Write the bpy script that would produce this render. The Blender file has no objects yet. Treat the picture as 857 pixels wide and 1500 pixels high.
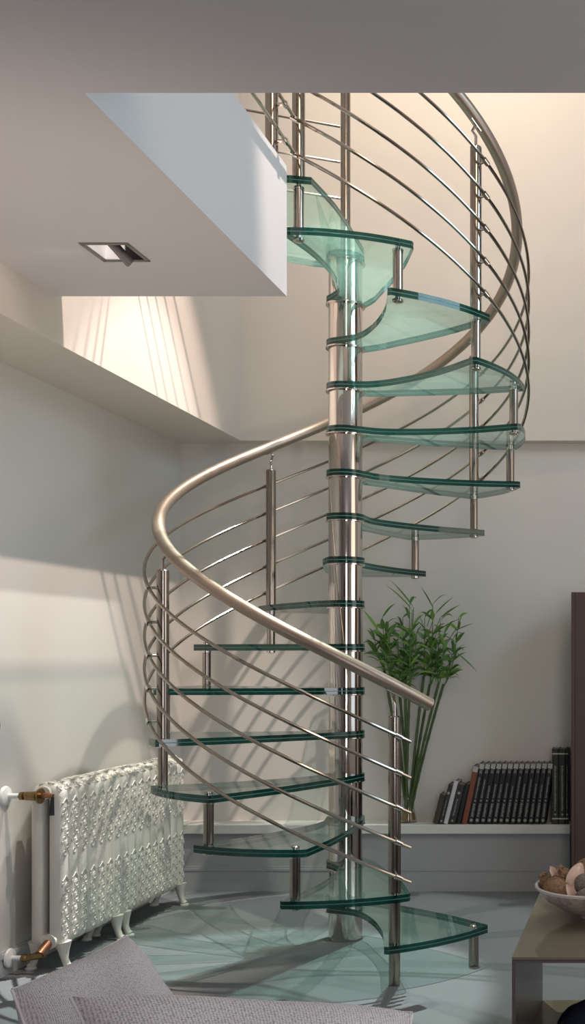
import bpy, math, random
from mathutils import Vector, Matrix
random.seed(7)
C = bpy.context.scene.collection
sc = bpy.context.scene
PI = math.pi

# ------------------------------------------------------------------ camera
F, PX, PY, H = 1547.0, 940.0, 957.0, 1.322
cam = bpy.data.objects.new('camera', bpy.data.cameras.new('camera'))
C.objects.link(cam)
cam.location = (0, 0, H)
cam.rotation_euler = (PI/2, 0, 0)
cam.data.sensor_fit = 'VERTICAL'
cam.data.sensor_height = 36
cam.data.sensor_width = 36*857/1500
cam.data.lens = 36*F/1500
cam.data.shift_x = (428.5-PX)/1500
cam.data.shift_y = (PY-750)/1500
cam.data.clip_start = 0.05
sc.camera = cam
sc.view_settings.view_transform = 'Standard'
sc.view_settings.look = 'None'
sc.view_settings.gamma = 1
sc.view_settings.use_curve_mapping = False
sc.view_settings.exposure = 0.0

# ------------------------------------------------------------------ world and lights
w = bpy.data.worlds.new('world'); sc.world = w
w.use_nodes = True
w.node_tree.nodes['Background'].inputs[0].default_value = (0.62, 0.70, 0.80, 1)
w.node_tree.nodes['Background'].inputs[1].default_value = 0.42

def light(name, kind, loc, target, energy, color, **kw):
    d = bpy.data.lights.new(name, kind); d.energy = energy; d.color = color
    for k, v in kw.items(): setattr(d, k, v)
    o = bpy.data.objects.new(name, d); C.objects.link(o); o.location = loc
    o.rotation_euler = (Vector(target)-Vector(loc)).to_track_quat('-Z', 'Y').to_euler()
    return o
WARM = (1.0, 0.825, 0.66); COOL = (0.70, 0.84, 1.0)
# halogen spots of the upper room, shining down the stairwell
light('stairwell_spot', 'SPOT', (-0.33, 3.77, 6.6), (-2.50, 4.92, 0.9), 1400, (1.0, .81, .72), spot_size=.46, spot_blend=.35, shadow_soft_size=.035)
light('stairwell_spot', 'SPOT', (-1.15, 5.45, 5.25), (-1.75, 4.25, 0), 620, (1, .99, .93), spot_size=.68, spot_blend=.25, shadow_soft_size=.018)
light('stairwell_spot', 'SPOT', (-1.0, 5.62, 5.3), (-1.62, 4.02, 0), 1500, (.97, 1, .97), spot_size=.40, spot_blend=.25, shadow_soft_size=.015)
light('wall_spot', 'SPOT', (-1.0, 4.5, 5.3), (-1.0, 5.91, 4.6), 120, WARM, spot_size=1.45, spot_blend=.6, shadow_soft_size=.08)
light('wall_spot', 'SPOT', (-1.65, 5.30, 5.3), (-2.25, 5.25, 2.6), 12, (1.0, .88, .78), spot_size=.9, spot_blend=.9, shadow_soft_size=.08)
# unseen warm fill light added to brighten the upper wall
light('upper_room_fill', 'POINT', (0.5, 1.3, 5.0), (0, 0, 0), 80, WARM, shadow_soft_size=.5)
# warm fill lights added out of view, for the back wall and the ceiling
light('back_wall_fill', 'POINT', (1.9, 3.6, 2.1), (0, 0, 0), 44, (1, .88, .74), shadow_soft_size=.9)
light('ceiling_fill', 'SPOT', (-1.72, 2.9, 1.2), (-1.85, 3.6, 2.69), 30, (1.0, .86, .74), spot_size=2.2, spot_blend=.8, shadow_soft_size=.06)
# daylight through the right wall's windows; fill from an added window behind the camera
light('lower_window_daylight', 'AREA', (3.13, 2.9, 1.35), (0, 2.9, 1.35), 11, (.84, .92, 1), shape='RECTANGLE', size=2.4, size_y=1.5)
light('upper_window_daylight', 'AREA', (3.13, 3.0, 4.25), (0, 3.0, 4.25), 72, (.55, .80, 1), shape='RECTANGLE', size=2.4, size_y=1.5)
light('front_fill', 'AREA', (.95, -1.12, 1.3), (.95, 3, 1.3), 36, (.95, .94, 1), shape='RECTANGLE', size=.9, size_y=2.0)

# ------------------------------------------------------------------ materials
def mat(name, col, rough=.5, metal=0, spec=.5, noise=0, nscale=8, bump=0, bscale=60, coat=0, detail=4, rvar=0):
    m = bpy.data.materials.new(name); m.use_nodes = True
    nt = m.node_tree; p = nt.nodes['Principled BSDF']
    p.inputs['Base Color'].default_value = (*col, 1); p.inputs['Roughness'].default_value = rough
    p.inputs['Metallic'].default_value = metal; p.inputs['Specular IOR Level'].default_value = spec
    p.inputs['Coat Weight'].default_value = coat
    tc = nt.nodes.new('ShaderNodeTexCoord')
    n = nt.nodes.new('ShaderNodeTexNoise'); n.inputs['Scale'].default_value = nscale; n.inputs['Detail'].default_value = detail
    nt.links.new(tc.outputs['Object'], n.inputs['Vector'])
    mx = nt.nodes.new('ShaderNodeMix'); mx.data_type = 'RGBA'
    k = noise
    mx.inputs[6].default_value = (*[c*(1-k) for c in col], 1); mx.inputs[7].default_value = (*[min(1, c*(1+k)) for c in col], 1)
    nt.links.new(n.outputs['Fac'], mx.inputs[0]); nt.links.new(mx.outputs[2], p.inputs['Base Color'])
    if bump:
        b = nt.nodes.new('ShaderNodeTexNoise'); b.inputs['Scale'].default_value = bscale; b.inputs['Detail'].default_value = 3
        nt.links.new(tc.outputs['Object'], b.inputs['Vector'])
        bp = nt.nodes.new('ShaderNodeBump'); bp.inputs['Strength'].default_value = bump; bp.inputs['Distance'].default_value = .005
        nt.links.new(b.outputs['Fac'], bp.inputs['Height']); nt.links.new(bp.outputs['Normal'], p.inputs['Normal'])
    return m
def glass(name, tint, milk, milkcol, gl_rough=.03, ior=1.5):
    """sheet glass: tinted see-through, Fresnel mirror, a little body colour"""
    m = bpy.data.materials.new(name); m.use_nodes = True
    nt = m.node_tree; nt.nodes.clear(); N = nt.nodes.new; L = nt.links.new
    out = N('ShaderNodeOutputMaterial'); tr = N('ShaderNodeBsdfTransparent'); tr.inputs[0].default_value = (*tint, 1)
    gl = N('ShaderNodeBsdfGlossy'); gl.inputs['Roughness'].default_value = gl_rough
    df = N('ShaderNodeBsdfDiffuse'); df.inputs[0].default_value = (*milkcol, 1)
    tl = N('ShaderNodeBsdfTranslucent'); tl.inputs[0].default_value = (*milkcol, 1)
    m0 = N('ShaderNodeMixShader'); m0.inputs[0].default_value = .5; L(df.outputs[0], m0.inputs[1]); L(tl.outputs[0], m0.inputs[2])
    m1 = N('ShaderNodeMixShader'); m1.inputs[0].default_value = milk; L(tr.outputs[0], m1.inputs[1]); L(m0.outputs[0], m1.inputs[2])
    fr = N('ShaderNodeFresnel'); fr.inputs[0].default_value = ior
    # same mirror strength from the inner side of the sheet
    geo = N('ShaderNodeNewGeometry'); iv = N('ShaderNodeMix'); iv.inputs[2].default_value = ior; iv.inputs[3].default_value = 1/ior
    L(geo.outputs['Backfacing'], iv.inputs[0]); L(iv.outputs[0], fr.inputs[0])
    m2 = N('ShaderNodeMixShader'); L(fr.outputs[0], m2.inputs[0]); L(m1.outputs[0], m2.inputs[1]); L(gl.outputs[0], m2.inputs[2])
    L(m2.outputs[0], out.inputs[0])
    return m
M = {}
M['wall'] = mat('white plaster', (.64, .61, .57), .85, spec=.15, noise=.03, nscale=3, bump=.06, bscale=220)
M['wall_up'] = mat('cream plaster', (.68, .62, .56), .55, spec=.3, noise=.02, nscale=3)
M['ceil'] = mat('ceiling paint', (.66, .62, .625), .9, spec=.15, noise=.02, nscale=3, bump=.05, bscale=240)
M['slabface'] = mat('slab edge paint', (.60, .61, .62), .8, spec=.2)
M['under'] = mat('grey painted panel', (.36, .36, .37), .7, spec=.3)
M['base'] = mat('white gloss skirting', (.55, .56, .56), .45)
M['shelf'] = mat('white shelf', (.66, .65, .61), .5, noise=.02)
M['steel'] = mat('polished steel', (.62, .57, .53), .06, 1)
M['steel2'] = mat('brushed steel', (.35, .305, .265), .17, 1, noise=.05, nscale=30)
M['rod'] = mat('steel rod', (.40, .35, .305), .12, 1)
M['rail'] = mat('satin metal handrail', (.37, .29, .235), .38, .75, noise=.05, nscale=12)
M['glass'] = glass('green glass sheet', (.87, .945, .922), .05, (.45, .80, .70))
M['edge'] = glass('green glass edge', (.03, .17, .145), .55, (.004, .058, .048), .04, 1.6)
M['inter'] = mat('laminate interlayer', (.10, .20, .18), .4)
M['brass'] = mat('aged brass', (.30, .20, .09), .35, 1, noise=.3, nscale=60)
M['copper'] = mat('copper fitting', (.42, .20, .12), .35, 1, noise=.3, nscale=60)
M['blk'] = mat('black plastic', (.012, .011, .011), .4)
M['white'] = mat('white enamel', (.80, .80, .78), .35)
M['rad'] = mat('cream radiator enamel', (.70, .66, .60), .42, spec=.4, bump=.25, bscale=150, noise=.04, nscale=20)
M['wood'] = mat('dark brown wood', (.075, .040, .030), .45, noise=.2, nscale=14)
M['table'] = mat('olive brown lacquer', (.22, .185, .13), .07, spec=.5, noise=.06, nscale=5)
M['tableside'] = mat('taupe lacquer', (.13, .11, .105), .3, noise=.05)
M['bookblk'] = mat('black cloth cover', (.014, .014, .015), .45, noise=.2, nscale=20)
M['bookred'] = mat('rust brown cover', (.20, .060, .035), .55, noise=.1, nscale=20)
M['bookgry'] = mat('charcoal cover', (.030, .028, .027), .5, noise=.2, nscale=15)
M['bookolv'] = mat('olive black cover', (.045, .040, .022), .5, noise=.6, nscale=30)
M['bookwht'] = mat('white cover', (.55, .55, .56), .5)
M['silver'] = mat('silver band', (.42, .41, .38), .45)
M['page'] = mat('page edges', (.25, .22, .18), .8)
M['print'] = mat('pale print', (.30, .30, .29), .6)
M['stalk'] = mat('bamboo stalk', (.050, .085, .022), .5, noise=.35, nscale=25)
M['leaf'] = mat('bamboo leaf', (.085, .190, .040), .45, noise=.45, nscale=9)
M['leafy'] = mat('young bamboo leaf', (.17, .30, .05), .45, noise=.3, nscale=9)
M['vase'] = glass('clear glass', (.93, .95, .92), .04, (.7, .7, .6))
M['amber'] = mat('amber pebbles', (.22, .11, .025), .4, noise=.6, nscale=60)
M['bowl'] = mat('mottled shell bowl', (.44, .36, .32), .35, noise=.8, nscale=55, detail=6)
M['bowlrim'] = mat('pale bowl rim', (.62, .55, .50), .4)
M['pod'] = mat('brown husk', (.30, .17, .09), .85, noise=.8, nscale=110, bump=1, bscale=260)
M['podgry'] = mat('grey husk', (.26, .21, .18), .85, noise=.8, nscale=110, bump=1, bscale=260)
M['peel'] = mat('pink dried peel', (.75, .50, .39), .75, noise=.2, nscale=20, bump=.4)
M['cream'] = mat('cream pulp', (.85, .66, .44), .8, noise=.25, nscale=35, bump=.5)
M['navy'] = mat('navy cloth', (.010, .012, .030), .8, noise=.4, nscale=20, bump=.5, bscale=120)
M['pale'] = mat('pale lining', (.40, .42, .45), .7)
M['sofa'] = mat('grey upholstery', (.30, .28, .29), .9)
M['frame'] = mat('grey lamp frame', (.20, .18, .17), .4)
M['reflector'] = mat('self-lit reflector', (.85, .82, .80), .3, 0)
for k_ in ('reflector',):
    p_ = M[k_].node_tree.nodes['Principled BSDF']; p_.inputs['Emission Color'].default_value = (1, .9, .86, 1); p_.inputs['Emission Strength'].default_value = .35  # slight emission stands in for the bulb's light on the reflector
M['dark'] = mat('dark lamp housing', (.015, .010, .012), .5)
M['pane'] = glass('window glass', (.97, .98, .98), 0, (1, 1, 1))
def carpet():
    m = mat('grey carpet', (.200, .202, .212), .95, spec=.05, noise=.12, nscale=2.2, bump=.5, bscale=180, detail=5)
    return m
M['carpet'] = carpet()
def weave():
    m = mat('woven cushion fabric', (.44, .40, .42), .9, spec=.1)
    nt = m.node_tree; N = nt.nodes.new; L = nt.links.new; p = nt.nodes['Principled BSDF']
    uv = N('ShaderNodeUVMap'); mp = N('ShaderNodeMapping'); mp.inputs['Scale'].default_value = (105, 105, 1); L(uv.outputs[0], mp.inputs[0])
    ck = N('ShaderNodeTexVoronoi'); ck.inputs['Scale'].default_value = 1; ck.inputs['Randomness'].default_value = .35; L(mp.outputs[0], ck.inputs['Vector'])
    cr = N('ShaderNodeValToRGB'); cr.color_ramp.elements[0].position = .30; cr.color_ramp.elements[1].position = .75
    cr.color_ramp.elements[0].color = (.95, .90, .92, 1); cr.color_ramp.elements[1].color = (.34, .30, .315, 1)
    L(ck.outputs['Distance'], cr.inputs[0]); L(cr.outputs[0], p.inputs['Base Color'])
    bp = N('ShaderNodeBump'); bp.inputs['Strength'].default_value = .6; bp.inputs['Distance'].default_value = .003; bp.invert = True
    L(ck.outputs['Distance'], bp.inputs['Height']); L(bp.outputs[0], p.inputs['Normal'])
    return m
M['weave'] = weave()

# ------------------------------------------------------------------ mesh helpers
class MB:
    def __init__(s): s.v = []; s.f = []; s.mi = []; s.uv = None
    def add(s, vs, fs, mi=0):
        o = len(s.v); s.v += [tuple(p) for p in vs]
        s.f += [tuple(i+o for i in f) for f in fs]; s.mi += [mi]*len(fs)
        return s
    def box(s, x0, x1, y0, y1, z0, z1, mi=0):
        v = [(x, y, z) for x in (x0, x1) for y in (y0, y1) for z in (z0, z1)]
        return s.add(v, [(0, 1, 3, 2), (4, 6, 7, 5), (0, 4, 5, 1), (2, 3, 7, 6), (0, 2, 6, 4), (1, 5, 7, 3)], mi)
    def tube(s, pts, r, n=10, cap=True, mi=0, squash=1):
        pts = [Vector(p) for p in pts]; N_ = len(pts)
        rr = r if isinstance(r, (list, tuple)) else [r]*N_
        T = [(pts[min(i+1, N_-1)]-pts[max(i-1, 0)]).normalized() for i in range(N_)]
        up = Vector((0, 0, 1)) if abs(T[0].z) < .9 else Vector((1, 0, 0))
        nrm = (up-T[0]*up.dot(T[0])).normalized(); vs = []
        for i in range(N_):
            nrm = (nrm-T[i]*nrm.dot(T[i])).normalized(); b = T[i].cross(nrm)
            for k in range(n):
                a = 2*PI*k/n; vs.append(pts[i]+nrm*math.cos(a)*rr[i]+b*math.sin(a)*rr[i]*squash)
        fs = [(i*n+k, i*n+(k+1) % n, (i+1)*n+(k+1) % n, (i+1)*n+k) for i in range(N_-1) for k in range(n)]
        if cap: fs += [tuple(range(n))[::-1], tuple((N_-1)*n+k for k in range(n))]
        return s.add(vs, fs, mi)
    def lathe(s, prof, c=(0, 0, 0), n=32, mi=0, capb=True, capt=True):
        vs = [(c[0]+r*math.cos(2*PI*k/n), c[1]+r*math.sin(2*PI*k/n), c[2]+z) for r, z in prof for k in range(n)]
        P = len(prof)
        fs = [(i*n+k, i*n+(k+1) % n, (i+1)*n+(k+1) % n, (i+1)*n+k) for i in range(P-1) for k in range(n)]
        if capb: fs.append(tuple(range(n))[::-1])
        if capt: fs.append(tuple((P-1)*n+k for k in range(n)))
        return s.add(vs, fs, mi)
    def cyl(s, x, y, z0, z1, r, n=24, mi=0): return s.lathe([(r, z0), (r, z1)], (x, y, 0), n, mi)
    def blob(s, c, rad, n=16, m=10, mi=0, wob=0, rot=None, seed=0):
        rnd = random.Random(seed); vs = []; ph = [rnd.uniform(0, 6) for _ in range(4)]
        for i in range(m+1):
            t = PI*i/m
            for k in range(n):
                a = 2*PI*k/n
                q = 1+wob*(math.sin(3*a+ph[0])*math.sin(2*t+ph[1])+.6*math.sin(5*a+ph[2])*math.sin(4*t+ph[3]))*math.sin(t)
                p = Vector((rad[0]*math.sin(t)*math.cos(a)*q, rad[1]*math.sin(t)*math.sin(a)*q, -rad[2]*math.cos(t)*q))
                if rot: p = rot @ p
                vs.append(Vector(c)+p)
        fs = [(i*n+k, i*n+(k+1) % n, (i+1)*n+(k+1) % n, (i+1)*n+k) for i in range(m) for k in range(n)]
        return s.add(vs, fs, mi)
    def build(s, name, mats, parent=None, smooth=True, loc=None, bevel=0, angle=35):
        me = bpy.data.meshes.new(name); me.from_pydata(s.v, [], s.f)
        for mm in (mats if isinstance(mats, (list, tuple)) else [mats]): me.materials.append(mm)
        for p, i in zip(me.polygons, s.mi): p.material_index = i
        me.validate(); me.update()
        o = bpy.data.objects.new(name, me); C.objects.link(o)
        if smooth:
            me.polygons.foreach_set('use_smooth', [True]*len(me.polygons))
            me.set_sharp_from_angle(angle=math.radians(angle))
        if bevel:
            b = o.modifiers.new('bevel', 'BEVEL'); b.width = bevel; b.segments = 2; b.limit_method = 'ANGLE'; b.harden_normals = False
        if parent: o.parent = parent
        if loc: o.location = loc
        return o
def thing(name, label, cat, loc=(0, 0, 0), rot=(0, 0, 0), group=None):
    o = bpy.data.objects.new(name, None); C.objects.link(o); o.empty_display_size = .1
    o.location = loc; o.rotation_euler = rot; o['label'] = label; o['category'] = cat
    if group: o['group'] = group
    return o
def tag(o, label, cat, group=None):
    o['label'] = label; o['category'] = cat
    if group: o['group'] = group
    return o
def struct(name, mb, m, **kw):
    o = mb.build(name, m, smooth=kw.pop('smooth', False), **kw); o['kind'] = 'structure'; return o
def P(x, y, Y): return Vector(((x-PX)*Y/F, Y, H-(y-PY)*Y/F))

# ------------------------------------------------------------------ room shell
XL, XB, YB, YU, ZS, ZC, ZT, XR = -2.62, -2.246, 6.00, 5.91, 2.513, 2.691, 7.0, 3.2
SY, SX, NY, SZ = 4.05, -1.361, 2.58, 3.19      # stairwell opening: slab ends
Y0 = -1.2
struct('floor', MB().box(XL-.3, XR+.3, Y0, YB+.4, -.12, 0), M['carpet'])
struct('wall_left', MB().box(XL-.25, XL, Y0, YB+.4, 0, ZS), M['wall'])
struct('wall_back', MB().box(XL, XR, YB, YB+.3, 0, ZS), M['wall'])
struct('wall_left_upper', MB().box(XL-.25, XB, Y0, YB+.3, ZS, ZT), M['wall_up'])
struct('wall_back_upper', MB().box(XB, XR+.2, YU, YB+.3, ZS, ZT), M['wall_up'])
wr = MB()
def wall_open(y0, y1, z0, z1, oy0, oy1, oz0, oz1):
    wr.box(XR, XR+.2, y0, oy0, z0, z1); wr.box(XR, XR+.2, oy1, y1, z0, z1)
    wr.box(XR, XR+.2, oy0, oy1, z0, oz0); wr.box(XR, XR+.2, oy0, oy1, oz1, z1)
wall_open(Y0, YU, 0, ZC, 1.7, 4.1, .6, 2.1)
wall_open(Y0, YU, ZC, ZT, 1.8, 4.2, 3.5, 5.0)
struct('wall_right', wr, M['wall'])
for i, (oy0, oy1, oz0, oz1) in enumerate(((1.7, 4.1, .6, 2.1), (1.8, 4.2, 3.5, 5.0))):
    fr = MB()
    for a, b, c_, d in ((oy0, oy1, oz0, oz0+.05), (oy0, oy1, oz1-.05, oz1), (oy0, oy0+.05, oz0, oz1), (oy1-.05, oy1, oz0, oz1), ((oy0+oy1)/2-.03, (oy0+oy1)/2+.03, oz0, oz1)):
        fr.box(XR+.06, XR+.12, a, b, c_, d)
    wf = struct('window_%d' % (i+1), fr, M['base'])
    pn = MB().box(XR+.085, XR+.091, oy0+.05, oy1-.05, oz0+.05, oz1-.05).build('pane', M['pane'], wf, smooth=False)
# wall behind the camera, tall window added for a bright streak on the column
wfr = MB().box(XL-.25, .5, Y0-.2, Y0, 0, ZT); wfr.box(1.4, XR+.2, Y0-.2, Y0, 0, ZT); wfr.box(.5, 1.4, Y0-.2, Y0, 2.35, ZT); wfr.box(.5, 1.4, Y0-.2, Y0, 0, .25)
struct('wall_front', wfr, M['wall'])
fr = MB()
for a, b, c_, d in ((.5, 1.4, .25, .31), (.5, 1.4, 2.29, 2.35), (.5, .56, .25, 2.35), (1.34, 1.4, .25, 2.35)): fr.box(a, b, Y0-.13, Y0-.07, c_, d)
wf = struct('window_3', fr, M['base'])
MB().box(.56, 1.34, Y0-.105, Y0-.099, .31, 2.29).build('pane', M['pane'], wf, smooth=False)
struct('mirrored_dark_panel_1', MB().box(XR-.04, XR, 4.55, 5.45, 0, 2.1), M['wood'])  # unseen dark panels added so the polished column mirrors something dark
struct('mirrored_dark_panel_2', MB().box(XR-.04, XR, 4.55, 5.45, SZ, SZ+2.1), M['wood'])
struct('mirrored_dark_panel_3', MB().box(-1.0, -.1, Y0, Y0+.04, 0, 2.1), M['wood'])
struct('ceiling_upper', MB().box(XL-.25, XR+.2, Y0, YB+.3, ZT, ZT+.1), M['ceil'])
# slab over the living room, with the square hole of the downlight
LX0, LX1, LY0, LY1 = -1.868, -1.722, 3.528, 3.676
sl = MB()
def slab(x0, x1, y0, y1):
    sl.box(x0, x1, y0, y1, ZC, SZ)
slab(XB, XR, Y0, NY)
slab(XB, LX0, NY, SY); slab(LX1, SX, NY, SY); slab(LX0, LX1, NY, LY0); slab(LX0, LX1, LY1, SY)
o = struct('ceiling', sl, [M['ceil'], M['slabface']])
for p in o.data.polygons:
    if abs(p.normal.z) < .5: p.material_index = 1
struct('trim_1', MB().box(LX0, LX1, LY0, LY1, ZC+.12, SZ), M['dark'])
# low wall box under the shelf with its skirting
lw = MB().box(XL, -.40, 5.87, YB, 0, .322)
struct('wall_shelf_base', lw, M['under'])
sk = MB().box(XL, -.40, 5.862, 5.87, 0, .115); sk.box(XL, -.40, 5.858, 5.87, .115, .127); sk.box(XL, -.40, 5.864, 5.87, .127, .140)
struct('baseboard_back', sk, M['under'])
sb = MB().box(XL, XL+.012, Y0, 5.85, 0, .075); sb.box(XL, XL+.018, Y0, 5.85, .075, .092); sb.box(XL, XL+.008, Y0, 5.85, .092, .10)
struct('baseboard_left', sb, M['base'])
sh = MB().box(XL, -.395, 5.84, YB, .323, .374).build('wall_shelf', M['shelf'], smooth=False, bevel=.003)
tag(sh, 'long white wall shelf carrying the books and the bamboo', 'shelf')

# ------------------------------------------------------------------ spiral staircase
CX, CY, R, TH1, ST = -1.374, 4.90, .79, -1.057, .482
def ang(j): return TH1-ST*(j-1)
def tz(k): return .15+.2*(k-1)                  # middle of tread k
def pol(r, a): return (r*math.cos(a), r*math.sin(a))
stair = thing('spiral_staircase', 'spiral staircase of green glass treads around a polished steel column', 'staircase', (CX, CY, 0))
MB().lathe([(.076, 0), (.076, 3.13)], n=64).build('central_column', M['steel'], stair)['label'] = 'thick polished steel column'
MB().lathe([(.0225, 3.165), (.0225, 4.15)], n=24).build('newel_post', M['steel2'], stair)

def catmull(p, n=6):
    q = []
    for i in range(len(p)-1):
        a = p[max(i-1, 0)]; b = p[i]; c = p[i+1]; d = p[min(i+2, len(p)-1)]
        for s in range(n):
            t = s/n
            q.append(tuple(.5*((2*b[k])+(-a[k]+c[k])*t+(2*a[k]-5*b[k]+4*c[k]-d[k])*t*t+(-a[k]+3*b[k]-3*c[k]+d[k])*t**3) for k in (0, 1)))
    q.append(p[-1]); return q
D_ = math.radians
RO, RR = .83, .086
def tread_poly(k, land=False):
    al, ar = ang(k-1), ang(k)
    lead = catmull([pol(r, al+D_(d)) for r, d in ((RO-.012, 3.9), (.6, 8.5), (.4, 14.5), (.25, 24), (.155, 42), (.108, 62), (RR, 88))])
    a0 = al+D_(88); a1 = ar+2*PI-D_(45)
    ring = [pol(RR, a0+(a1-a0)*i/22) for i in range(1, 22)]
    rear = catmull([pol(r, ar+D_(d)) for r, d in ((RR, -45), (.104, -17), (.15, 1), (.22, 5.5), (.32, 5.2), (.45, 3.2), (.62, .2), (RO-.012, -3.5))])
    b0, b1 = ar-D_(2.7), al+D_(3.1)
    outer = [pol(RO, b0+(b1-b0)*i/12) for i in range(13)]
    return lead+ring+rear+outer
def prism_glass(poly, name, z, parent):
    n = len(poly); zs = (-.015, -.0015, .0015, .015); mb = MB()
    vs = [(x, y, q) for q in zs for x, y in poly]
    mb.add(vs, [])
    A = sum(poly[i][0]*poly[(i+1) % n][1]-poly[(i+1) % n][0]*poly[i][1] for i in range(n))
    def put(f, mi):
        mb.f.append(f if A > 0 else f[::-1]); mb.mi.append(mi)
    put(tuple(range(n))[::-1], 0); put(tuple(3*n+i for i in range(n)), 0)
    for l, mi in ((0, 1), (1, 2), (2, 1)):
        for i in range(n):
            j = (i+1) % n; put((l*n+i, l*n+j, (l+1)*n+j, (l+1)*n+i), mi)
    return mb.build(name, [M['glass'], M['edge'], M['inter']], parent, loc=(0, 0, z), angle=30)
for k in range(1, 17):
    if k < 16: poly = tread_poly(k)
    else:
        al = ang(15)
        lead = catmull([pol(r, al+D_(d)) for r, d in ((RO-.012, 3.9), (.6, 8.5), (.4, 14.5), (.25, 24), (.155, 42), (.108, 62), (RR, 88))])
        ring = [pol(RR, al+D_(88)+(D_(100)-al-D_(88)+0)*i/8) for i in range(1, 8)] if False else []
        ax = al+D_(88); ae = D_(105)
        ring = [pol(RR, ax+(ae-ax)*i/14) for i in range(1, 15)]
        poly = lead+ring+[(-.16, .055), (-.43, -.10), (-.43, -.80), (-.02, -.83), (.02, -.83)]
    t = prism_glass(poly, 'tread' if k < 16 else 'landing', tz(k), stair)
    MB().lathe([(.0765, -.021), (.089, -.021), (.0895, -.018), (.089, -.0155), (.0765, -.0155)], n=48, capb=False, capt=False).build('collar_highlight_ring', M['steel'], t)  # steel ring added in place of the bright bevel highlight
    # bolt caps at both outer corners
    for j in ((k-1, k) if k < 16 else (15,)):
        x, y = pol(R, ang(j)); bc = MB()
        if not (j == k-1 and j in (1, 4, 7, 10, 13, 15)): bc.lathe([(.017, .0155), (.017, .021), (.010, .026), (.001, .027)], (x, y, 0), 16, capt=True)
        bc.lathe([(.001, -.029), (.014, -.028), (.022, -.024), (.022, -.0155)], (x, y, 0), 20)
        bc.lathe([(.011, -.015), (.011, .015)], (x, y, 0), 14)
        bc.build('bolt', M['steel'], t)
BAL = (1, 4, 7, 10, 13, 15)
for j in range(0, 16):
    x, y = pol(R, ang(j))
    zt = tz(j+1)-.0155; zb = tz(j)+.0155 if j > 1 else 0
    s_ = MB().lathe([(.0165, zb), (.020, zb+.004), (.020, zt-.004), (.0165, zt)], (x, y, 0), 24) if j > 1 else MB().lathe([(.0215, zb), (.0215, zt)], (x, y, 0), 24)
    if j == 1:
        # the first post goes from the floor through the two lowest treads
        s_ = MB().lathe([(.0225, 0), (.0225, zt)], (x, y, 0), 24)
    s_.build('spacer' if j != 0 else 'foot_post', M['steel2'], stair)
RODZ = (.088, .225, .363, .502, .645)
RROD, RRAIL, RAILH = .845, .79, .842
for j in BAL:
    x, y = pol(R, ang(j)); z0 = tz(j+1)+.0155; z1 = tz(j+1)+.722
    b = MB().lathe([(.0245, z0), (.0245, z1-.004), (.021, z1), (.0, z1)], (x, y, 0), 32, capt=False).build('baluster', M['steel2'], stair)
    br = MB(); zr = tz(j+1)+RAILH
    br.tube([(x, y, z1-.002), (x, y, z1+.045), (x*(1-.025), y*(1-.025), z1+.072), (x, y, zr-.022)], .0065, 10)
    ta = ang(j)-PI/2; dx, dy = math.cos(ta), math.sin(ta); sl_ = .2/ST/RRAIL
    br.tube([(x-dx*.03, y-dy*.03, zr-.024-.03*sl_), (x+dx*.03, y+dy*.03, zr-.024+.03*sl_)], .009, 10)
    br.build('rail_bracket', M['steel'], b)
    for h in RODZ:
        z = tz(j+1)+h; ux, uy = math.cos(ang(j)), math.sin(ang(j))
        cl = MB().tube([(ux*(R+.02), uy*(R+.02), z), (ux*(RROD-.005), uy*(RROD-.005), z)], .006, 10)
        cl.tube([(ux*RROD-dx*.013, uy*RROD-dy*.013, z-.013*sl_), (ux*RROD+dx*.013, uy*RROD+dy*.013, z+.013*sl_)], .0115, 12)
        cl.build('rod_clamp', M['steel'], b)
def helix(r, h, j0, j1, n):
    q = []
    for i in range(n+1):
        j = j0+(j1-j0)*i/n; a = ang(j); q.append((r*math.cos(a), r*math.sin(a), tz(1)+.2*j+h))
    return q
XE = -1.332-CX
for h in RODZ:
    pts = helix(RROD, h, .88, 15, 190)
    z = pts[-1][2]
    pts += [(XE, pts[-1][1]-.03, z+.002), (XE, 3.9-CY, z+.002), (XE, 2.62-CY, z+.002)]
    MB().tube(pts, .0072, 8).build('rail_rod', M['rod'], stair)
pts = helix(RRAIL, RAILH, .60, 15, 200); z = pts[-1][2]
pts += [(SX-.02-CX, pts[-1][1]-.05, z+.01), (SX-.02-CX, 2.62-CY, z+.01)]
hr = MB().tube(pts, .0265, 20).build('handrail', M['rail'], stair)

# posts on the slab edge and the level guard rail behind the landing
gr = thing('guard_railing', 'level railing of thin horizontal rods behind the top landing', 'railing', (CX, CY, SZ))
for q in range(4):
    z = (3.26, 3.43, 3.598, 3.762)[q]-SZ
    MB().tube([(-.024, -.006, z), (-.423, -.166, z), (-.82, -.325, z)], .0058, 8).build('rod', M['steel2'], gr)
MB().tube([(-.024, -.006, 3.925-SZ), (-.82, -.325, 3.925-SZ)], .0058, 8).build('rod', M['steel2'], gr)
MB().cyl(-.845, -.335, 0, .95, .0225).build('post', M['steel2'], gr)
for nm, yy in (('far', 3.95), ('near', 2.95)):
    pt = thing('railing_post', 'steel railing post standing on the slab edge beside the landing' if nm == 'far' else 'steel railing post further along the slab edge', 'post', (-1.384, yy, SZ))
    MB().cyl(0, 0, 0, .75, .0235, 28).build('shaft', M['steel2'], pt)
    MB().tube([(0, 0, .75), (0, 0, .79)], .0065).build('rail_bracket', M['steel'], pt)
    for h in RODZ:
        z = tz(16)+h-SZ
        c_ = MB().tube([(.020, 0, z), (.044, 0, z)], .006, 10); c_.tube([(.052, -.013, z), (.052, .013, z)], .0115, 12)
        c_.build('rod_clamp', M['steel'], pt)

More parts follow.
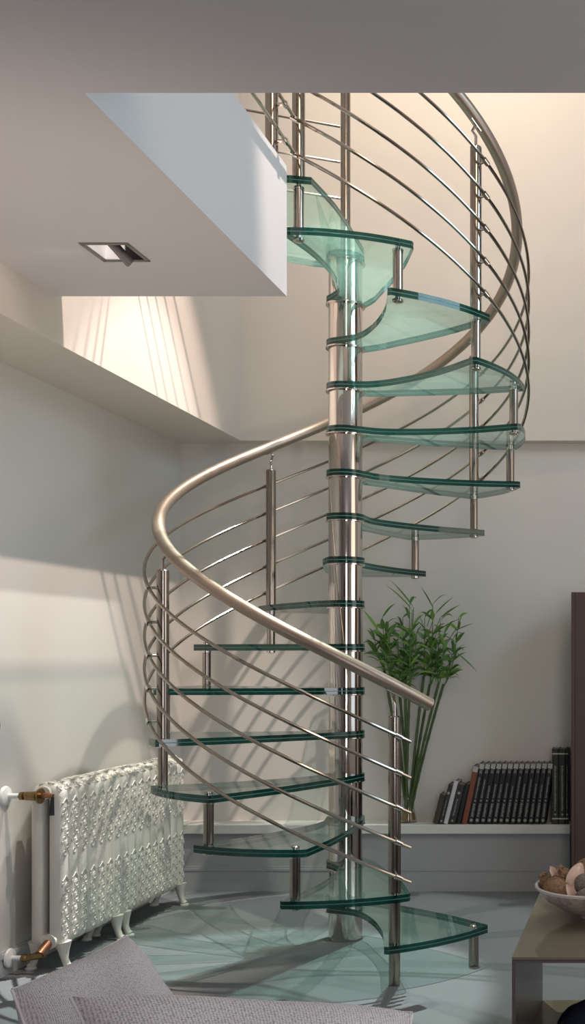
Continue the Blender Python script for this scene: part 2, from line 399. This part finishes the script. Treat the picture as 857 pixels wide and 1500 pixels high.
# ------------------------------------------------------------------ recessed downlight
dl = thing('ceiling_spotlight', 'square recessed ceiling spotlight with tilted lamp in the slab underside', 'light', ((LX0+LX1)/2, (LY0+LY1)/2, ZC))
fx, fy = (LX1-LX0)/2, (LY1-LY0)/2
fr = MB()
for a in ((-fx-.009, fx+.009, -fy-.009, -fy+.004), (-fx-.009, fx+.009, fy-.004, fy+.009), (-fx-.009, -fx+.004, -fy, fy), (fx-.004, fx+.009, -fy, fy)): fr.box(*a, -.004, .002)
fr.build('frame', M['frame'], dl, smooth=False)
hs = MB()
hs.box(-fx+.001, -fx+.004, -fy+.004, fy-.004, .0, .11); hs.box(-fx+.004, -.004, fy-.004, fy-.001, 0, .11); hs.box(-fx+.004, -.004, -fy+.001, -fy+.004, 0, .11); hs.box(-fx+.004, -.004, -fy+.004, fy-.004, .075, .08)
hs.build('reflector', M['reflector'], dl, smooth=False)
hk = MB()
hk.box(fx-.004, fx-.001, -fy+.004, fy-.004, .0, .11); hk.box(.0, fx-.004, fy-.004, fy-.001, 0, .11); hk.box(.0, fx-.004, -fy+.001, -fy+.004, 0, .11); hk.box(0, fx-.004, -fy+.004, fy-.004, .08, .11)
hk.build('housing', M['dark'], dl, smooth=False)
lp = MB().tube([(-.018, -.045, .045), (.026, .050, -.020)], .019, 18, squash=.6)
lp.build('lamp_head', M['frame'], dl)
bl = MB().lathe([(.004, 0), (.016, -.012), (.018, -.016)], (-.035, .0, .07), 20); bl.build('bulb', M['white'], dl)
light('ceiling_spotlight_glow', 'SPOT', (-1.83, 3.60, ZC-.03), (-2.246, 3.62, 2.50), 1.3, (1, .88, .74), spot_size=1.3, spot_blend=.8, shadow_soft_size=.02)

# ------------------------------------------------------------------ radiator
RX, RY0, NS, SW = -2.478, 4.385, 16, .0745
rad = thing('cast_iron_radiator', 'white cast iron radiator with raised scrollwork under the left wall', 'radiator', (RX, RY0, 0))
def rrect(x0, x1, z0, z1, rt, rb, n=8):
    q = []
    for cx, cz, r, a0 in ((x1-rt, z1-rt, rt, 0), (x0+rt, z1-rt, rt, 90), (x0+rb, z0+rb, rb, 180), (x1-rb, z0+rb, rb, 270)):
        for i in range(n+1):
            a = D_(a0+90*i/n); q.append((cx+r*math.cos(a), cz+r*math.sin(a)))
    return q
def section_mesh():
    mb = MB(); n = 36
    outs = []
    for yy, ins in ((.001, .024), (.006, .012), (.019, 0), (SW-.019, 0), (SW-.006, .012), (SW-.001, .024)):
        o_ = rrect(-.066+ins, .066-ins, .095+ins, .785-ins, .062-ins*.6, .035, 8)
        i_ = rrect(-.010-ins*.5, .010+ins*.5, .150-ins, .715+ins, .009, .009, 8)
        outs.append(([(x, yy, z) for x, z in o_], [(x, yy, z) for x, z in i_]))
    L_ = len(outs); vs = []
    for o_, i_ in outs: vs += o_+i_
    fs = []
    for l in range(L_-1):
        for k in range(n):
            a, b = l*2*n, (l+1)*2*n; j = (k+1) % n
            fs.append((a+k, b+k, b+j, a+j)); fs.append((a+n+j, b+n+j, b+n+k, a+n+k))
    for k in range(n):
        j = (k+1) % n; fs.append((k, j, n+j, n+k)); b = (L_-1)*2*n; fs.append((b+j, b+k, b+n+k, b+n+j))
    mb.add(vs, fs)
    return mb
def scroll_mesh():
    mb = MB(); x = .0658; m = SW/2
    def spiral(cy, cz, r0, sgn, a0, turns=1.35, tr=.0030):
        pts = []; N_ = 16
        for i in range(N_):
            t = i/(N_-1); r = r0*(1-.75*t); a = a0+sgn*t*turns*2*PI
            pts.append((x+.002*t, cy+r*math.cos(a), cz+r*math.sin(a)))
        mb.tube(pts, [tr*(1-.3*i/(N_-1)) for i in range(N_)], 6, cap=True)
    # lower and upper ornament panels; plain band between
    for z0, z1 in ((.140, .365), (.490, .690)):
        z = z0; q = 0
        while z < z1:
            s = 1 if q % 2 else -1
            spiral(m+s*.009, z, .0170, s, D_(90), 1.35)
            spiral(m-s*.018, z+.014, .0085, -s, D_(270), 1.0, .0025)
            z += .029; q += 1
        mb.tube([(x, m-.022, z1+.006), (x+.002, m, z1+.026), (x, m+.022, z1+.006)], .0034, 6)
    # large curls on the shoulder following the rounded top
    for a in (38, 76, 112):
        cx, cz = .066-.062+.0605*math.cos(D_(a)), .785-.062+.0605*math.sin(D_(a))
        tx, tz_ = -math.sin(D_(a)), math.cos(D_(a))
        for s in (-1, 1):
            pts = []
            for i in range(12):
                t = i/11; r = .0150*(1-.7*t); b = s*t*1.15*2*PI
                u, v_ = r*math.cos(b), r*math.sin(b)
                # stay on the cylinder of the shoulder
                aa = D_(a)+u/.0605
                pts.append((.004+.0615*math.cos(aa), m+s*.015+v_, .723+.0615*math.sin(aa)))
            mb.tube(pts, .0030, 6)
    return mb
sm_ = section_mesh(); q_ = scroll_mesh(); sm_.add(q_.v, q_.f)
sec = sm_.build('section', M['rad'], rad, angle=50)
for i in range(1, NS):
    c = sec.copy(); C.objects.link(c); c.parent = rad; c.location = (0, i*SW, 0)
for i in (0, 6, 7, 15):
    for s in (1, -1):
        y = i*SW+SW/2
        prof = [(s*.055, y, .115), (s*.058, y, .075), (s*.062, y, .045), (s*.072, y, .018), (s*.082, y, .009)]
        mb = MB().tube(prof, [.033, .021, .0145, .0145, .017], 14); mb.lathe([(.022, 0), (.022, .006), (.012, .012)], (s*.080, y, 0), 16)
        mb.build('leg', M['rad'], rad)
# connections between sections and end bushings
mb = MB().tube([(0, .02, .125), (0, NS*SW-.02, .125)], .024, 14); mb.tube([(0, .02, .742), (0, NS*SW-.02, .742)], .024, 14)
mb.tube([(0.02, -.012, .125), (0.02, .01, .125)], .031, 20); mb.tube([(0, -.010, .742), (0, .01, .742)], .027, 20)
mb.build('nipple', M['rad'], rad)
# valves
vz = .735
v = thing('radiator_valve', 'aged brass radiator valve with black hanging lever at the top', 'valve', (XL, 4.345, vz))
MB().tube([(.001, 0, 0), (.010, 0, 0), (.018, 0, 0)], [.042, .036, .014], 24).build('wall_flange', M['white'], v)
MB().tube([(.012, 0, 0), (.075, 0, 0)], .0105, 14).build('pipe', M['white'], v)
MB().tube([(.060, 0, 0), (.064, 0, 0), (.078, 0, 0), (.080, 0, 0), (.083, 0, 0), (.088, 0, 0), (.130, 0, 0), (.134, 0, 0), (.150, 0, 0)],
          [.012, .017, .017, .011, .011, .018, .0195, .015, .015], 16).build('valve_body', M['brass'], v)
MB().tube([(.142, 0, 0), (.143, 0, 0), (.149, 0, 0), (.150, 0, 0)], [.01, .032, .032, .01], 28).build('handwheel', M['brass'], v)
MB().tube([(.150, 0, 0), (.172, -.002, .004), (.200, -.004, 0)], [.011, .012, .009], 12).build('stem', M['copper'], v)
MB().tube([(.200, -.006, -.004), (.198, -.007, -.03), (.195, -.008, -.078)], [.006, .008, .012], 12).build('lever', M['blk'], v)
MB().tube([(.135, .0, 0), (.142, .045, .003)], .014, 12).build('union', M['brass'], v)
v2 = thing('radiator_valve', 'small copper return valve with white flange near the floor', 'valve', (XL+.018, 4.345, .068))
MB().tube([(.001, 0, 0), (.008, 0, 0), (.014, 0, 0)], [.040, .037, .014], 24).build('wall_flange', M['white'], v2)
MB().tube([(.01, 0, 0), (.06, 0, 0)], .0105, 14).build('pipe', M['white'], v2)
MB().tube([(.05, 0, 0), (.054, 0, 0), (.07, 0, 0), (.075, 0, 0), (.10, 0, .006), (.125, 0, .012), (.145, -.002, .018)], [.011, .016, .016, .012, .014, .017, .016], 14).build('valve_body', M['brass'], v2)
MB().tube([(.132, -.012, .018), (.142, .035, .052)], .019, 16).build('nut', M['copper'], v2)
kb = MB().tube([(0, 0, 0), (.012, 0, 0), (.016, 0, 0)], [.044, .042, .03], 24).build('wall_ornament', M['wood'], loc=(XL, 4.253, 1.028))
tag(kb, 'small dark round ornament on the left wall at the picture edge', 'ornament')

# ------------------------------------------------------------------ dark cabinet
cb = thing('tall_cabinet', 'tall dark brown wooden cabinet at the end of the shelf', 'cabinet', (-.368, 5.52, 0))
MB().box(0, .018, 0, .34, 0, 1.642).build('side_panel', M['wood'], cb, smooth=False, bevel=.002)
MB().box(.018, .78, .005, .34, 0, 1.642).build('body', M['wood'], cb, smooth=False, bevel=.002)

# ------------------------------------------------------------------ coffee table
TX, TY, TW, TD, TZ = -.366, 2.98, 1.25, .82, .465
tb = thing('coffee_table', 'low olive brown coffee table with glossy top and lower shelf', 'table', (TX, TY, 0))
MB().box(0, TW, 0, TD, TZ-.009, TZ).build('tabletop', M['table'], tb, smooth=False, bevel=.001)
MB().box(0, TW, 0, TD, TZ-.017, TZ-.010).build('top_frame', M['tableside'], tb, smooth=False)
MB().box(0, .010, 0, TD, 0, TZ-.018).build('side_panel', M['tableside'], tb, smooth=False)
MB().box(TW-.010, TW, 0, TD, 0, TZ-.018).build('side_panel', M['tableside'], tb, smooth=False)
MB().box(.010, TW-.010, 0, TD, .050, .074).build('lower_shelf', M['table'], tb, smooth=False)

# bowl and what lies in it
BX, BY = -.150, 3.43
bw = thing('bowl', 'mottled shallow bowl with pale rim on the coffee table', 'bowl', (BX, BY, TZ))
MB().lathe([(.030, .0), (.045, .002), (.045, .010), (.070, .018), (.115, .036), (.155, .062), (.182, .088), (.193, .106),
            (.188, .106), (.176, .088), (.150, .066), (.110, .042), (.060, .026), (.0, .022)], n=64, capt=False).build('bowl_body', M['bowl'], bw)
MB().lathe([(.187, .104), (.187, .109), (.191, .112), (.196, .109), (.195, .102)], n=64, capb=False, capt=False).build('rim', M['bowlrim'], bw)
def pod(name, label, c, rad_, m, seed, rot=(0, 0, 0), extra=None):
    r = Matrix.Rotation(rot[2], 3, 'Z') @ Matrix.Rotation(rot[0], 3, 'X') @ Matrix.Rotation(rot[1], 3, 'Y')
    t = thing(name, label, 'dried fruit', c, (0, 0, 0), 'dried fruits in the bowl')
    MB().blob((0, 0, 0), rad_, 28, 18, wob=.05, rot=r, seed=seed).build('husk', m, t)
    st = MB()
    top = r @ Vector((0, 0, rad_[2]*.95))
    for i in range(6):
        a = i*PI/3; e = r @ Vector((math.cos(a)*.020, math.sin(a)*.020, rad_[2]*1.02))
        st.tube([top, (Vector(top)+e)/2*1.04, e], [.006, .005, .001], 6)
    st.build('calyx', m, t)
    return t
def peel(label, c, L_, W_, rot, m=None, curl=.5):
    t = thing('dried_peel', label, 'dried fruit', c, rot, 'dried fruits in the bowl')
    mb = MB(); n, k = 14, 8; vs = []
    for side in (0, 1):
        for i in range(n+1):
            u = i/n; wv = W_*math.sin(PI*min(1, max(0, u*.93+.035)))**.75
            for j in range(k+1):
                vv = j/k*2-1
                vs.append((wv*vv, (1-vv*vv)*wv*curl-(side*.004)-.02*math.sin(PI*u), L_*(u-.5)))
    o_ = (n+1)*(k+1); fs = []
    for i in range(n):
        for j in range(k):
            a = i*(k+1)+j; fs.append((a, a+1, a+k+2, a+k+1)); fs.append((o_+a+k+1, o_+a+k+2, o_+a+1, o_+a))
    for i in range(n):
        a = i*(k+1); fs.append((a+k+1, o_+a+k+1, o_+a, a)); a = a+k; fs.append((a, o_+a, o_+a+k+1, a+k+1))
    mb.add(vs, fs); mb.build('peel', M['peel'], t)
    pl = MB().blob((0, -.004, 0), (W_*.62, .006, L_*.36), 18, 10, wob=.08, seed=3); pl.build('pulp', M['cream'], t)
    return t
z = TZ
pod('dried_fruit', 'round brown dried fruit husk at the left of the bowl', (BX-.122, BY-.040, z+.096), (.047, .044, .044), M['pod'], 1, (-.3, .2, 0))
pod('dried_fruit', 'tan curved husk behind the round brown one at the rim', (BX-.150, BY+.020, z+.095), (.028, .032, .046), M['pod'], 2, (.2, -.5, 0))
pod('dried_fruit', 'large brown husk at the back right of the bowl', (BX-.020, BY+.045, z+.135), (.052, .050, .050), M['pod'], 5, (.1, .4, 0))
pod('dried_fruit', 'dark grey husk in the middle right of the bowl', (BX-.022, BY-.045, z+.112), (.045, .040, .040), M['podgry'], 4, (-.4, .3, 0))
pod('dried_fruit', 'small grey husk at the front of the bowl', (BX-.020, BY-.120, z+.092), (.036, .030, .026), M['podgry'], 6, (-.6, .2, 0))
pod('dried_fruit', 'small dark brown husk behind the pink peel', (BX-.112, BY+.040, z+.125), (.030, .030, .030), M['pod'], 8, (.4, -.3, 0))
peel('large pink and cream dried peel standing upright in the bowl', (BX-.068, BY-.030, z+.140), .095, .026, (-.30, .60, .15))
peel('folded pink dried peel hanging in front at the bowl centre', (BX-.072, BY-.095, z+.100), .062, .013, (-.2, -.45, .2))
peel('small cream dried peel tip behind the round husk', (BX-.136, BY+.02, z+.145), .040, .011, (-.2, -.6, .1))

# dark cloth bag on the lower shelf
bg = thing('cloth_bag', 'crumpled navy cloth bag on the lower shelf of the table', 'bag', (-.115, 3.28, .076))
MB().blob((-.03, 0, .085), (.115, .10, .085), 26, 16, wob=.10, seed=9).build('bag_body', M['navy'], bg)
MB().tube([(-.12, -.06, .06), (-.15, -.05, .09), (-.10, -.04, .12), (-.02, -.03, .145), (.08, -.03, .10)], [.012, .010, .012, .014, .012], 8).build('strap', M['blk'], bg)
MB().blob((-.04, -.085, .03), (.085, .035, .026), 20, 10, wob=.06, seed=2).build('lining', M['pale'], bg)

# ------------------------------------------------------------------ books
ZSH = .374
def book(name, label, x, w_, h_, d_, lean, cm, group, style, yf=5.852):
    """x = left bottom corner of the spine; leaning to the right by lean (radians)"""
    t = thing(name, label, 'book', (x, yf, ZSH+.0005), (0, lean, 0), group)
    c = MB()
    # cover: boards and rounded spine, pages inside
    c.box(0, .0028, .006, d_, 0, h_); c.box(w_-.0028, w_, .006, d_, 0, h_)
    n = 6; vs = []
    for zz in (0, h_):
        for i in range(n+1):
            a = PI*i/n; vs.append((w_/2-math.cos(a)*w_/2, .006-math.sin(a)*.006, zz))
        for i in range(n, -1, -1):
            a = PI*i/n; vs.append((w_/2-math.cos(a)*(w_/2-.0025), .010-math.sin(a)*.006, zz))
    m_ = 2*(n+1)
    c.add(vs, [tuple(range(m_))[::-1], tuple(range(m_, 2*m_))]+[(i, (i+1) % m_, m_+(i+1) % m_, m_+i) for i in range(m_)])
    c.build('cover', cm, t, smooth=False)
    MB().box(.003, w_-.003, .011, d_-.004, .004, h_-.004).build('page_block', M['page'], t, smooth=False)
    L_ = MB(); rnd = random.Random(hash(label) % 1000 if False else sum(map(ord, label)))
    def yy(xx):  # just proud of the rounded spine
        q = (xx/w_)*2-1; return .006-math.sqrt(max(0, 1-q*q))*.006-.0012
    def mark(x0, x1, z0, z1): L_.box(x0, x1, yy((x0+x1)/2), yy((x0+x1)/2)+.0012, z0, z1)
    if style == 'volume':
        b = MB().box(w_*.08, w_*.92, -.001, .003, h_*.915, h_*.998); b.build('spine_band', M['silver'], t, smooth=False)
        L_.tube([(w_/2, -.0014, h_*.06), (w_/2, .0005, h_*.06)], .0085, 14)
        mark(w_*.3, w_*.44, h_*.84, h_*.885); mark(w_*.56, w_*.70, h_*.84, h_*.885); mark(w_*.28, w_*.72, h_*.893, h_*.90)
        zz = h_*.12
        while zz < h_*.34:
            g = rnd.uniform(.005, .009); mark(w_*.32, w_*rnd.uniform(.6, .75), zz, zz+g*.6); zz += g
        L_.tube([(w_/2, -.0014, h_*.385), (w_/2, .0005, h_*.385)], .005, 10)
        zz = h_*.43; top = h_*rnd.uniform(.62, .78)
        while zz < top:
            g = rnd.uniform(.004, .008); mark(w_*.38, w_*rnd.uniform(.55, .68), zz, zz+g*.6); zz += g
    elif style == 'tall':
        for q in (.065, .925): MB().box(-.0003, w_+.0003, -.001, .004, h_*q, h_*q+.008).build('spine_band', M['silver'], t, smooth=False)
        zz = h_*.18
        while zz < h_*.78:
            g = rnd.uniform(.006, .010); mark(w_*.36, w_*rnd.uniform(.55, .66), zz, zz+g*.6); zz += g
        L_.tube([(w_/2, -.0014, h_*.13), (w_/2, .0005, h_*.13)], .006, 10)
    elif style == 'red':
        MB().box(w_*.06, w_*.94, -.001, .003, h_*.90, h_*.995).build('spine_band', M['silver'], t, smooth=False)
    elif style == 'plain':
        zz = h_*.2
        while zz < h_*.6:
            g = rnd.uniform(.006, .010); mark(w_*.4, w_*rnd.uniform(.52, .62), zz, zz+g*.6); zz += g
        L_.tube([(w_/2, -.0014, h_*.07), (w_/2, .0005, h_*.07)], .006, 12)
        L_.tube([(w_/2, -.0014, h_*.78), (w_/2, .0005, h_*.78)], .008, 12)
    if L_.v: L_.build('spine_lettering', M['print'], t, smooth=False)
    return t
S = 5.852/F
def bx(px): return (px-PX)*S
A = D_
cur = [bx(633.5), None, None]
def lean_book(label, wd, h, d, lean, m, group, style, gap=0):
    """next book of the leaning row, its foot just clear of the one before"""
    if cur[1] is not None:
        cur[0] += max(0, min(cur[2], h)*math.cos(cur[1])*(math.tan(cur[1])-math.tan(lean)))+.0004+gap
    t = book('book', label, cur[0], wd, h, d, lean, m, group, style)
    t.location.z += wd*math.sin(lean)
    cur[0] += wd/math.cos(lean); cur[1] = lean; cur[2] = h
lean_book('slim olive black paperback, leftmost of the leaning books', .032, .165, .12, A(14.5), M['bookolv'], None, 'none')
lean_book('dark paperback leaning between the olive and the white books', .024, .225, .13, A(14.5), M['bookgry'], None, 'plain')
lean_book('white spined paperback leaning third from the left end', .024, .245, .13, A(14.2), M['bookwht'], None, 'none')
lean_book('grey black paperback leaning just right of the white book', .040, .222, .13, A(13.8), M['bookgry'], None, 'plain')
lean_book('dark slanted book pressed against the rust brown one', .024, .225, .13, A(13.0), M['bookblk'], None, 'none')
lean_book('rust brown leaning book with a silver tipped spine', .030, .325, .14, A(11.8), M['bookred'], None, 'red')
print('red ends', cur[0]/S+PX)
n_ = 13
words = ['first', 'second', 'third', 'fourth', 'fifth', 'sixth', 'seventh', 'eighth', 'ninth', 'tenth', 'eleventh', 'twelfth', 'thirteenth']
for i in range(n_):
    lean_book('black volume with silver head band, %s counting rightward from the rust brown book' % words[i], .0306, .338, .14, A(11.2-3.6*i/(n_-1)), M['bookblk'], 'black volumes leaning on the shelf', 'volume')
print('volumes end at px', cur[0]/S+PX, (cur[0]+.338*math.sin(cur[1]))/S+PX)
for i, px in enumerate((808.5, 818.8, 829.1)):
    book('book', ('tall upright charcoal volume touching the black series', 'tall upright charcoal volume, middle of three', 'tall upright charcoal volume against the brown cabinet')[i],
         bx(px), .0375 if i < 2 else .012, .418, .135, 0, M['bookgry'], 'tall upright volumes by the cabinet', 'tall')

# ------------------------------------------------------------------ vase and bamboo
VX, VY = P(598, 1200, 5.925).x, 5.925
vs_ = thing('vase', 'clear glass vase with amber base holding the bamboo', 'vase', (VX, VY, ZSH))
MB().lathe([(.047, 0), (.050, .004), (.047, .02), (.036, .07), (.033, .11), (.036, .15),
            (.034, .15), (.031, .11), (.034, .07), (.044, .02), (.0, .012)], n=32, capt=False).build('vase_body', M['vase'], vs_)
MB().lathe([(.040, .014), (.038, .03), (.031, .055), (.0, .060)], n=24, capt=False).build('pebbles', M['amber'], vs_)
bm = thing('bamboo_plant', 'tall lucky bamboo with fanned green stalks in the glass vase', 'plant', (VX, VY, ZSH+.03))
base_z = ZSH+.03
def leaf(mb, p, d, L_, W_, droop, mi=0):
    d = d.normalized(); side = d.cross(Vector((0, 0, 1)));
    side = side.normalized() if side.length > .05 else Vector((1, 0, 0))
    tw = random.uniform(-1.1, 1.1); up = side.cross(d); side = side*math.cos(tw)+up*math.sin(tw)
    n = 7; vs = []; q = Vector(p); nn = side.cross(d).normalized()
    for i in range(n+1):
        t = i/n; wv = W_*(math.sin(PI*t**.75) if t < 1 else 0)+.0004
        vs += [q-side*wv+nn*wv*.3, q-nn*.0006, q+side*wv+nn*wv*.3, q+nn*.0008]
        q = q+(d+Vector((0, 0, -droop*t*t)))*(L_/n)
    fs = []
    for i in range(n):
        a = 4*i; b = a+4
        fs += [(a, a+1, b+1, b), (a+1, a+2, b+2, b+1), (a+2, a+3, b+3, b+2), (a+3, a, b, b+3)]
    mb.add(vs, fs, mi)
tops = [(561, 972, .00), (573, 990, -.02), (594, 992, .03), (600, 1000, -.05), (621, 990, -.03), (630, 1002, .02), (643, 1000, -.06), (650, 1002, -.01), (585, 1010, .0)]
shoots = {0: [(548, 930), (565, 915)], 1: [(560, 905), (570, 930)], 2: [(590, 905), (604, 920)], 3: [(600, 885), (610, 930)], 4: [(622, 905), (633, 930)],
          5: [(634, 885), (645, 910)], 6: [(650, 930), (638, 940)], 7: [(664, 935), (672, 905)], 8: [(583, 935), (592, 950)]}
for i, (px, py, dy) in enumerate(tops):
    a = Vector((VX+random.uniform(-.014, .014), VY+random.uniform(-.012, .012), base_z+.004))
    Yt = min(5.93, VY+dy); b = P(px, py, Yt)
    mid = a.lerp(b, .45)+Vector(((VX-b.x)*.10, 0, 0))
    pts = []; rr = []
    n = 26
    for q in range(n+1):
        t = q/n; p = a.lerp(mid, t).lerp(mid.lerp(b, t), t); pts.append(p-Vector(bm.location)); rr.append(.0072 if q % 4 else .0086)
    stk = MB().tube(pts, rr, 8).build('stalk', M['stalk'], bm)
    fo = MB(); loc = Vector(bm.location)
    for (sx, sy) in shoots[i]:
        Ys = min(5.93, Yt+random.uniform(-.10, .02)); e = P(sx, sy, Ys); s0 = b-Vector((0, 0, .012))
        kn = s0+Vector(((e.x-s0.x)*.7, (e.y-s0.y)*.5, (e.z-s0.z)*.2))
        sp = [s0.lerp(kn, t/8).lerp(kn.lerp(e, t/8), t/8) for t in range(9)]
        fo.tube([p-loc for p in sp], [.0042-.0003*t for t in range(9)], 6)
        nl = 17
        for l in range(nl):
            t = .25+.75*l/(nl-1); k = min(8, int(t*8)); p = sp[k]
            az = l*2.4+random.uniform(-.5, .5); el = random.uniform(.1, .7)+.6*t
            d = Vector((math.cos(az), math.sin(az)*.75, math.tan(min(1.35, el))*.8))
            if p.y+d.normalized().y*.13 > 5.97: d.y = -abs(d.y)*.6
            leaf(fo, p-loc, d, random.uniform(.075, .135), random.uniform(.0065, .0125), random.uniform(.6, 2.0), 1 if random.random() < .22 else 0)
    # the tall upward leaves at the very tips
    fo.build('foliage', [M['leaf'], M['leafy']], stk)
sp = MB()
loc = Vector(bm.location)
for (x0, y0, x1, y1, ww) in ((604, 893, 568, 856, .012), (606, 890, 575, 850, .007), (634, 890, 618, 860, .007), (637, 900, 662, 874, .005), (645, 905, 672, 885, .006), (672, 915, 678, 898, .006), (555, 925, 533, 893, .011), (640, 925, 672, 905, .007), (665, 925, 692, 912, .005), (668, 955, 697, 980, .005), (552, 950, 534, 958, .005)):
    p = P(x0, y0, 5.85); e = P(x1, y1, 5.83); leaf(sp, p-loc, e-p, (e-p).length*1.08, ww, .25, 0 if ww < .011 else 1)
    q = P(x0+(600-x0)*.25, y0+28, 5.87); sp.tube([q-loc, p-loc], .002, 5)
sp.build('foliage', [M['leaf'], M['leafy']], bm)

# ------------------------------------------------------------------ sofa seat (below the view) and cushions
sf = thing('sofa', 'grey upholstered sofa seat carrying the two cushions', 'sofa', (-1.0, 1.85, 0))
MB().box(-.75, .80, -.45, .55, .12, .40).build('seat', M['sofa'], sf, bevel=.04)
for sx in (-.68, .73):
    for sy in (-.38, .48): MB().cyl(sx, sy, 0, .12, .02).build('leg', M['wood'], sf)
def cushion(label, c4, th, name='cushion', seam=True):
    TL, TR, BR, BL = [Vector(c) for c in c4]
    cen = (TL+TR+BR+BL)/4; nrm = (TR-TL).cross(BL-TL).normalized()
    if nrm.y > 0: nrm = -nrm
    t = thing(name, label, 'cushion', cen, group='woven cushions in the foreground')
    n = 30; vs = []; uv = []
    for s in (1, -1):
        for i in range(n+1):
            for j in range(n+1):
                u, v_ = i/n*2-1, j/n*2-1
                pu = u*(1-.045*(1-v_*v_)**1*abs(u)**3); pv = v_*(1-.045*(1-u*u)*abs(v_)**3)
                a, b = (pu+1)/2, (pv+1)/2
                p = TL.lerp(TR, a).lerp(BL.lerp(BR, a), b)
                h = th*max(0, (1-abs(u)**2.6)*(1-abs(v_)**2.6))**.55+.003
                h *= 1+.06*math.sin(5*u+2*v_)+.05*math.sin(7*v_-3*u)
                vs.append(p-cen+nrm*h*s); uv.append((a, b))
    o_ = (n+1)**2; fs = []
    for i in range(n):
        for j in range(n):
            a = i*(n+1)+j; fs.append((a, a+n+1, a+n+2, a+1)); fs.append((o_+a+1, o_+a+n+2, o_+a+n+1, o_+a))
    E_ = [i*(n+1) for i in range(n+1)]+[n*(n+1)+j for j in range(1, n+1)]+[i*(n+1)+n for i in range(n-1, -1, -1)]+[j for j in range(n-1, 0, -1)]
    for i in range(len(E_)):
        a, b = E_[i], E_[(i+1) % len(E_)]; fs.append((b, a, o_+a, o_+b))
    mb = MB().add(vs, fs); o = mb.build('cover', M['weave'], t, angle=80)
    ul = o.data.uv_layers.new(name='UVMap')
    for l in o.data.loops: ul.data[l.index].uv = uv[l.vertex_index]
    pp = [Vector(vs[i])*.5+Vector(vs[o_+i])*.5 for i in E_]; pp.append(pp[0])
    MB().tube(pp, .0035, 6, cap=False).build('piping', M['weave'], t)
    return t
cushion('grey woven cushion at lower left with a raised corner', (P(18, 1450, 2.12), P(186, 1372, 2.42), P(272, 1492, 2.30), P(70, 1640, 1.98)), .075)
cushion('wide grey woven cushion at the bottom edge lying in front', (P(104, 1461, 1.90), P(604, 1484, 2.12), P(610, 1640, 1.90), P(180, 1700, 1.65)), .07)
